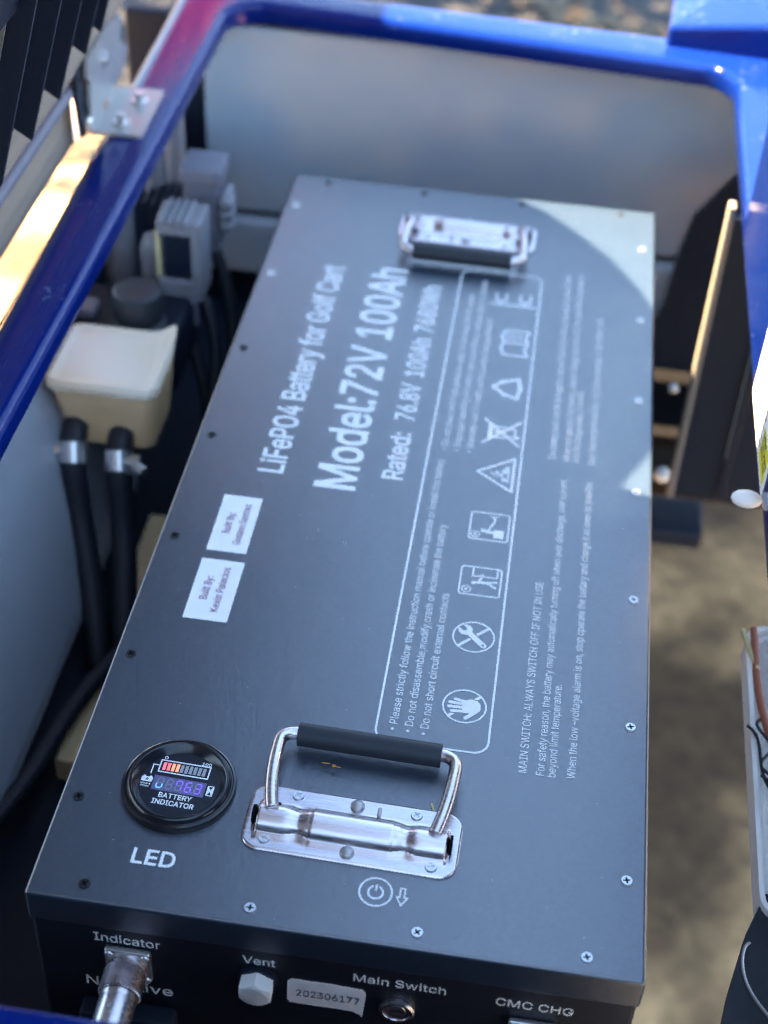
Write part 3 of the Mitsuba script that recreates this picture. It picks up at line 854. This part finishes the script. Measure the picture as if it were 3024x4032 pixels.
put('sun_blocker', rbox((-0.11, 0.735, 0.33), (0.03, 0.805, 0.66), 0.02), 'black_plastic', St)  # unseen slab added only to block sun past the seat end

# warning label on the right panel
Wl = C + '__warning_label'


def on_side(v):
    return np.stack([0.3424 - v[:, 2], v[:, 0], v[:, 1]], 1)


lab = rrect(0.104, 0.058, 0.003)
lab = affinity.translate(lab, 0.3375, 0.0862)
put('sheet', moved(extrude(lab, 0.0003), on_side), 'paper_white', Wl, smooth=False)
put('yellow_band', moved(extrude(sbox(0.291, 0.0615, 0.3215, 0.0800), 0.0002), lambda v: on_side(v) - [0.00035, 0, 0]), 'label_yellow', Wl, smooth=False)
tx = []
for i, s in enumerate(('WARNING', 'DO NOT OPERATE', 'READ ALL RULES')):
    m = meshkit.text_mesh(s, 0.0026, depth=0.0001, bold=i == 0)
    tx.append(moved(m, lambda v, i=i: on_side(np.stack([0.3195 - v[:, 0] * 0.9, 0.0765 - 0.0048 * i + v[:, 1], v[:, 2]], 1)) - [0.0006, 0, 0]))
for i in range(5):
    m = extrude(unary_union([sbox(0.326 + a * 0.0062, 0.062 + 0.006 * i, 0.326 + a * 0.0062 + rng.uniform(0.003, 0.0052), 0.0636 + 0.006 * i) for a in range(8)]), 0.0001)
    tx.append(moved(m, lambda v: on_side(v) - [0.0004, 0, 0]))
put('lettering', cat(*tx), 'ink_dark', Wl, smooth=False)
labels[Wl] = {'label': 'white and yellow warning label on the right panel'}

# ------------------------------------------------------------------ things in the bay
R = 'fluid_reservoir'
say(R, 'cream plastic fluid reservoir with two black hoses beside the left rim', 'reservoir')
rx0, rx1, ry0, ry1 = -0.139, -0.056, 0.449, 0.527
low = rloop(rx0 + 0.011, rx1 - 0.006, ry0 + 0.007, ry1 - 0.012, 0.010, 6)
high = rloop(rx0 + 0.003, rx1 - 0.002, ry0 + 0.002, ry1 - 0.004, 0.010, 6)
tank = loft([np.column_stack([low * 0.0 + low.mean(0), np.full(len(low), -0.106)]), np.column_stack([low, np.full(len(low), -0.106)]), np.column_stack([high, np.full(len(high), -0.0545)]), np.column_stack([high * 0 + high.mean(0), np.full(len(high), -0.0545)])])
tank.fix_normals()
put('tank', tank, 'tank', R, smooth=35)
n_ = 40
lvs, lfs = [], []
for j in range(n_):
    for i in range(n_):
        u, w = i / (n_ - 1), j / (n_ - 1)
        cr_, cc = 0.010, 1.0
        x, y = rx0 + u * (rx1 - rx0), ry0 + w * (ry1 - ry0)
        ex = max(0, cr_ - min(x - rx0, rx1 - x))
        hy = (ry1 - ry0) / 2 - (cr_ - math.sqrt(max(0, cr_ ** 2 - ex ** 2)))
        y = (ry0 + ry1) / 2 + (w - 0.5) * 2 * hy
        e = min(x - rx0, rx1 - x, y - (ry0 + ry1) / 2 + hy, (ry0 + ry1) / 2 + hy - y)
        z = -0.0512 + 0.0028 * math.exp(-((e - 0.0035) / 0.0028) ** 2) - 0.002 * max(0, 1 - e / 0.0012) ** 2
        z += 0.015 * max(0, u - 0.72) ** 2 / 0.0784 * max(0, w - 0.45) ** 2 / 0.30
        lvs.append((x, y, z))
for j in range(n_ - 1):
    for i in range(n_ - 1):
        a = j * n_ + i
        lfs += [[a, a + 1, a + n_ + 1], [a, a + n_ + 1, a + n_]]
ltop = trimesh.Trimesh(lvs, lfs, process=False)
lbot = moved(ltop, lambda v: v - [0, 0, 0.0036])
per = [i for i in range(n_)] + [j * n_ + n_ - 1 for j in range(1, n_)] + [(n_ - 1) * n_ + i for i in range(n_ - 2, -1, -1)] + [j * n_ for j in range(n_ - 2, 0, -1)]
side = loft([ltop.vertices[per], lbot.vertices[per]])
lbot.invert()
put('lid', cat(ltop, side, lbot), 'tank_lid', R, smooth=40)
labels[R + '__lid'] = {'label': 'pale lid with a raised rim'}
for i, (x, zt) in enumerate(((-0.1190, -0.090), (-0.0850, -0.094))):
    pth = smooth_path([(x, ry0 + 0.016, zt), (x + 0.001, ry0 - 0.006, zt - 0.008), (x + 0.006, 0.425, zt - 0.045), (x + 0.014 + 0.008 * (1 - i), 0.390, -0.185), (x + 0.024 + 0.012 * (1 - i), 0.350, -0.232)], 36)
    put('hose', tube(pth, 0.0095, 24), 'rubber', R, smooth=True)
    c0, c1 = pth[4], pth[7]
    k = put('hose_clamp', cyl(c0, c1, 0.0106, 28), 'zinc', R)
    sgn = -1 if i == 0 else 1
    mid = (c0 + c1) / 2
    put('clamp_screw', cat(cyl(mid + [sgn * 0.009, -0.004, 0.003], mid + [sgn * 0.021, -0.010, 0.0], 0.0042, 16), rbox(mid + [sgn * 0.009 - 0.004, -0.010, -0.004], mid + [sgn * 0.012 + 0.004, 0.002, 0.006], 0.001)), 'zinc', k)
    put('spigot', cyl(pth[0] + [0, 0.012, 0.004], pth[3], 0.0072, 20), 'tank', R)

F = 'filler_cap'
say(F, 'black round filler cap behind the cream reservoir', 'cap')
cr = [(0.0, -0.075), (0.0215, -0.075), (0.0215, -0.066), (0.0175, -0.062), (0.0185, -0.060), (0.0190, -0.040), (0.0180, -0.0372), (0.0165, -0.0362), (0.0, -0.0368)]
cm = lathe(cr, 72)
v = np.array(cm.vertices)
a = np.arctan2(v[:, 1], v[:, 0])
rib = (np.hypot(v[:, 0], v[:, 1]) > 0.0178) & (v[:, 2] > -0.061)
v[:, :2] *= np.where(rib, 1 + 0.02 * np.cos(24 * a), 1)[:, None]
cm.vertices = v + [-0.0955, 0.553, 0.004]
put('cap', cm, 'cap_plastic', F, smooth=25)
put('neck', rbox((-0.158, 0.532, -0.115), (-0.064, 0.610, -0.066), 0.008), 'black_plastic', F)
put('clip', cat(cyl((-0.150, 0.56, -0.07), (-0.150, 0.56, -0.055), 0.006, 16), rbox((-0.146, 0.555, -0.068), (-0.132, 0.575, -0.058), 0.003)), 'grey_plastic', F)

Rl = 'relay_box'
say(Rl, 'dark relay in a pale ribbed holder beside the battery', 'relay')
x0, x1, yb, z0, z1 = -0.092, -0.059, 0.600, -0.070, 0.000
put('holder', cat(rbox((x0, yb, z0), (x1, yb + 0.035, z0 + 0.018), 0.002), rbox((x0, yb, z1 - 0.012), (x1, yb + 0.035, z1), 0.002), rbox((x1 - 0.006, yb, z0), (x1 + 0.002, yb + 0.035, z1), 0.002), rbox((x0 - 0.001, yb + 0.01, z0), (x0 + 0.004, yb + 0.035, z1), 0.002),
                  *[rbox((x0 + 0.004 + 0.006 * i, yb - 0.002, z1 - 0.004), (x0 + 0.007 + 0.006 * i, yb + 0.034, z1 + 0.003), 0.001) for i in range(4)]), 'pale_plastic', Rl)
put('relay', rbox((x0 + 0.004, yb + 0.004, z0 + 0.016), (x1 - 0.005, yb + 0.033, z1 - 0.011), 0.002), 'black_plastic', Rl)
put('yellow_strip', rbox((x0 - 0.0025, yb + 0.006, z0 + 0.016), (x0 + 0.001, yb + 0.012, z1 - 0.012), 0.0008), 'straw', Rl)
put('bracket', cat(rbox((x0 - 0.002, yb - 0.002, z0 - 0.022), (x1 - 0.002, yb + 0.004, z0 + 0.002), 0.002)), 'grey_plastic', Rl)
Cn = 'wiring_connector'
say(Cn, 'grey wiring connector block standing behind the dark relay', 'connector')
put('housing', cat(rbox((-0.084, 0.655, -0.058), (-0.056, 0.685, 0.006), 0.003), rbox((-0.086, 0.652, 0.004), (-0.052, 0.688, 0.018), 0.003)), 'grey_plastic', Cn)
put('locking_tab', cat(rbox((-0.056, 0.656, -0.040), (-0.046, 0.680, -0.005), 0.004), *[rbox((-0.054, 0.652, -0.034 + 0.010 * i), (-0.043, 0.668, -0.028 + 0.010 * i), 0.002) for i in range(3)]), 'pale_plastic', Cn)
put('ribbed_base', cat(rbox((-0.120, 0.660, -0.052), (-0.084, 0.700, -0.022), 0.003), *[rbox((-0.118 + 0.007 * i, 0.655, -0.024), (-0.115 + 0.007 * i, 0.698, -0.018), 0.001) for i in range(5)]), 'black_plastic', Cn)
Pp = 'conduit_pipe'
for i, (x, y, r, za, zb_) in enumerate(((-0.137, 0.650, 0.0125, -0.15, 0.02), (-0.116, 0.690, 0.0075, -0.15, 0.04), (-0.110, 0.735, 0.0085, -0.09, 0.05), (-0.1045, 0.640, 0.0125, -0.13, -0.035))):
    k = put(Pp, lathe([(0, za), (r, za), (r, zb_ - r), (r * 0.72, zb_ - 0.3 * r), (0, zb_)], 28).apply_translation([x, y, 0]), 'pale_plastic', None, smooth=35)
    say(k, ('thick pale upright pipe nearest the left rim', 'slim pale upright pipe between the thick pipe and the connector', 'short pale pipe standing farthest back under the rim', 'pale round-topped post beside the dark relay')[i], 'pipe', 'pale upright pipes under the left rim')

for i, pth in enumerate((((-0.060, 0.615, -0.075), (-0.048, 0.600, -0.105), (-0.046, 0.570, -0.15), (-0.052, 0.52, -0.225)), ((-0.066, 0.672, -0.058), (-0.050, 0.66, -0.10), (-0.040, 0.62, -0.17), (-0.038, 0.55, -0.235)),
                         ((-0.105, 0.69, -0.05), (-0.098, 0.66, -0.085), (-0.078, 0.63, -0.12), (-0.060, 0.58, -0.22)))):
    k = put('battery_cable', tube(smooth_path(pth, 24), 0.0052, 14), 'rubber', None, smooth=True)
    say(k, ('black cable curving down from the dark relay', 'black cable dropping from the grey connector block', 'black cable from the ribbed base behind the relay')[i], 'cable', 'black cables behind the reservoir')

Lc = 'loom_cable'
pts = smooth_path([(-0.05, 0.40, -0.228), (-0.07, 0.322, -0.205), (-0.080, 0.276, -0.200), (-0.090, 0.216, -0.200), (-0.104, 0.175, -0.203), (-0.14, 0.10, -0.215)], 130)
put(Lc, tube(pts, 0.0062 + 0.0006 * (np.arange(130) % 2), 16), 'rubber', None, smooth=False)
say(Lc, 'black corrugated cable loom on the bay floor left of the battery', 'cable')

# white box with wires at the right edge
Wb = 'fuse_tray'
say(Wb, 'white plastic tray with loose wires at the right edge of the bay', 'tray')
wt = affinity.translate(rrect(0.12, 0.212, 0.014), 0.414, 0.184)
ws_ = [moved(extrude(wt, 0.010), lambda v: v + [0, 0, -0.062])]
for d, h in ((0.0, 0.0065), (0.007, 0.005), (0.013, 0.007)):
    g = wt.buffer(-d).difference(wt.buffer(-d - 0.0028))
    ws_.append(moved(extrude(g, h), lambda v: v + [0, 0, -0.0522]))
put('shell', cat(*ws_), 'white_plastic', Wb, smooth=30)
put('strap', tube(smooth_path([(0.3585, 0.283, -0.043), (0.3580, 0.255, -0.041), (0.3600, 0.215, -0.041), (0.366, 0.19, -0.042)], 20), 0.0022, 10), 'strap_brown', Wb)
for a in (((0.352, 0.205, -0.044), (0.357, 0.19, -0.041), (0.3585, 0.17, -0.042), (0.366, 0.155, -0.042)), ((0.360, 0.21, -0.042), (0.3575, 0.20, -0.040), (0.364, 0.188, -0.041), (0.3585, 0.178, -0.041), (0.365, 0.168, -0.042)), ((0.3575, 0.168, -0.042), (0.363, 0.160, -0.041), (0.362, 0.150, -0.043))):
    put('wire', tube(smooth_path(a, 24), 0.0009, 8), 'rubber', Wb)
put('dry_stem', cyl((0.352, 0.282, -0.044), (0.3585, 0.246, -0.040), 0.0017, 10), 'straw')
say('dry_stem', 'pale dry stem leaning on the white tray', 'stem')

# black rubber flap at the lower right
Rf = 'rubber_flap'
fp = Polygon([(0.358, 0.096), (0.347, 0.070), (0.338, 0.038), (0.330, 0.000), (0.326, -0.03), (0.40, -0.03), (0.40, 0.096)])
put('sheet', moved(extrude(fp.buffer(-0.002).buffer(0.002), 0.010), lambda v: v + [0, 0, -0.060]), 'rubber', Rf)
put('wire', tube(smooth_path([(0.350, 0.066, -0.052), (0.345, 0.058, -0.047), (0.3445, 0.045, -0.0475), (0.349, 0.033, -0.0478), (0.360, 0.018, -0.048)], 30), 0.0008, 8), 'steel_dull', Rf)
say(Rf, 'black rubber flap with a thin bright wire in the lower right corner', 'flap')


# unseen red flag beyond the cart, added for its reflection in the blue rim
Fg = 'added_red_flag'
say(Fg, 'unseen red flag on a pole added for its reflection in the blue rim', 'flag')
nx, nz = 24, 16
vs = [(-0.62 + 0.29 * i / (nx - 1), 2.0 + 0.03 * math.sin(i * 0.7 + j * 0.15), 0.46 + 0.25 * j / (nz - 1) - 0.03 * i / nx) for j in range(nz) for i in range(nx)]
ff = [t for j in range(nz - 1) for i in range(nx - 1) for t in ([j * nx + i, j * nx + i + 1, (j + 1) * nx + i + 1], [j * nx + i, (j + 1) * nx + i + 1, (j + 1) * nx + i])]
put('cloth', trimesh.Trimesh(vs, ff, process=False), 'red_plastic', Fg, smooth=True)
put('pole', cyl((-0.63, 2.0, -0.70), (-0.63, 2.0, 0.74), 0.01, 16), 'white_plastic', Fg)

# unseen tree beyond the far side of the cart, added to shade the asphalt
Tr = 'shade_tree'
say(Tr, 'unseen leafy tree added to shade the asphalt beyond the cart', 'tree')
trng = np.random.default_rng(21)
tx, ty = -2.3, 3.6
limbs = [tube(smooth_path([(tx, ty, -0.71), (tx + 0.05, ty - 0.03, 0.6), (tx - 0.02, ty + 0.02, 1.7), (tx + 0.05, ty, 3.0)], 16), np.linspace(0.13, 0.06, 16), 12)]
for a in np.linspace(0, 2 * np.pi, 8)[:-1]:
    limbs.append(tube(smooth_path([(tx, ty, 1.4 + 0.15 * a), (tx + 0.5 * math.cos(a), ty + 0.5 * math.sin(a), 2.1 + 0.1 * a), (tx + 1.1 * math.cos(a), ty + 1.1 * math.sin(a), 2.5 + 0.15 * a)], 10), np.linspace(0.05, 0.015, 10), 8))
put('trunk', cat(*limbs), 'strap_brown', Tr, smooth=40)
n = 9000
c = trng.normal(size=(60, 3))
c = c / np.linalg.norm(c, axis=1, keepdims=True) * trng.uniform(0.3, 1.0, (60, 1)) ** 0.5 * [1.55, 1.7, 1.1] + [tx, ty, 2.9]
p = c[trng.integers(0, 60, n)] + trng.normal(size=(n, 3)) * 0.22
u = trng.normal(size=(n, 3))
u /= np.linalg.norm(u, axis=1, keepdims=True)
w = np.cross(u, trng.normal(size=(n, 3)))
w /= np.linalg.norm(w, axis=1, keepdims=True)
q = np.stack([p - u * 0.065, p + w * 0.028, p + u * 0.065, p - w * 0.028], 1).reshape(-1, 3)
i4 = np.arange(n)[:, None] * 4
put('crown', (q, np.vstack([i4 + [0, 1, 2], i4 + [0, 2, 3]])), 'tree_leaf', Tr, smooth=False)
labels[Tr + '__crown'] = {'label': 'leafy crown', 'kind': 'stuff'}
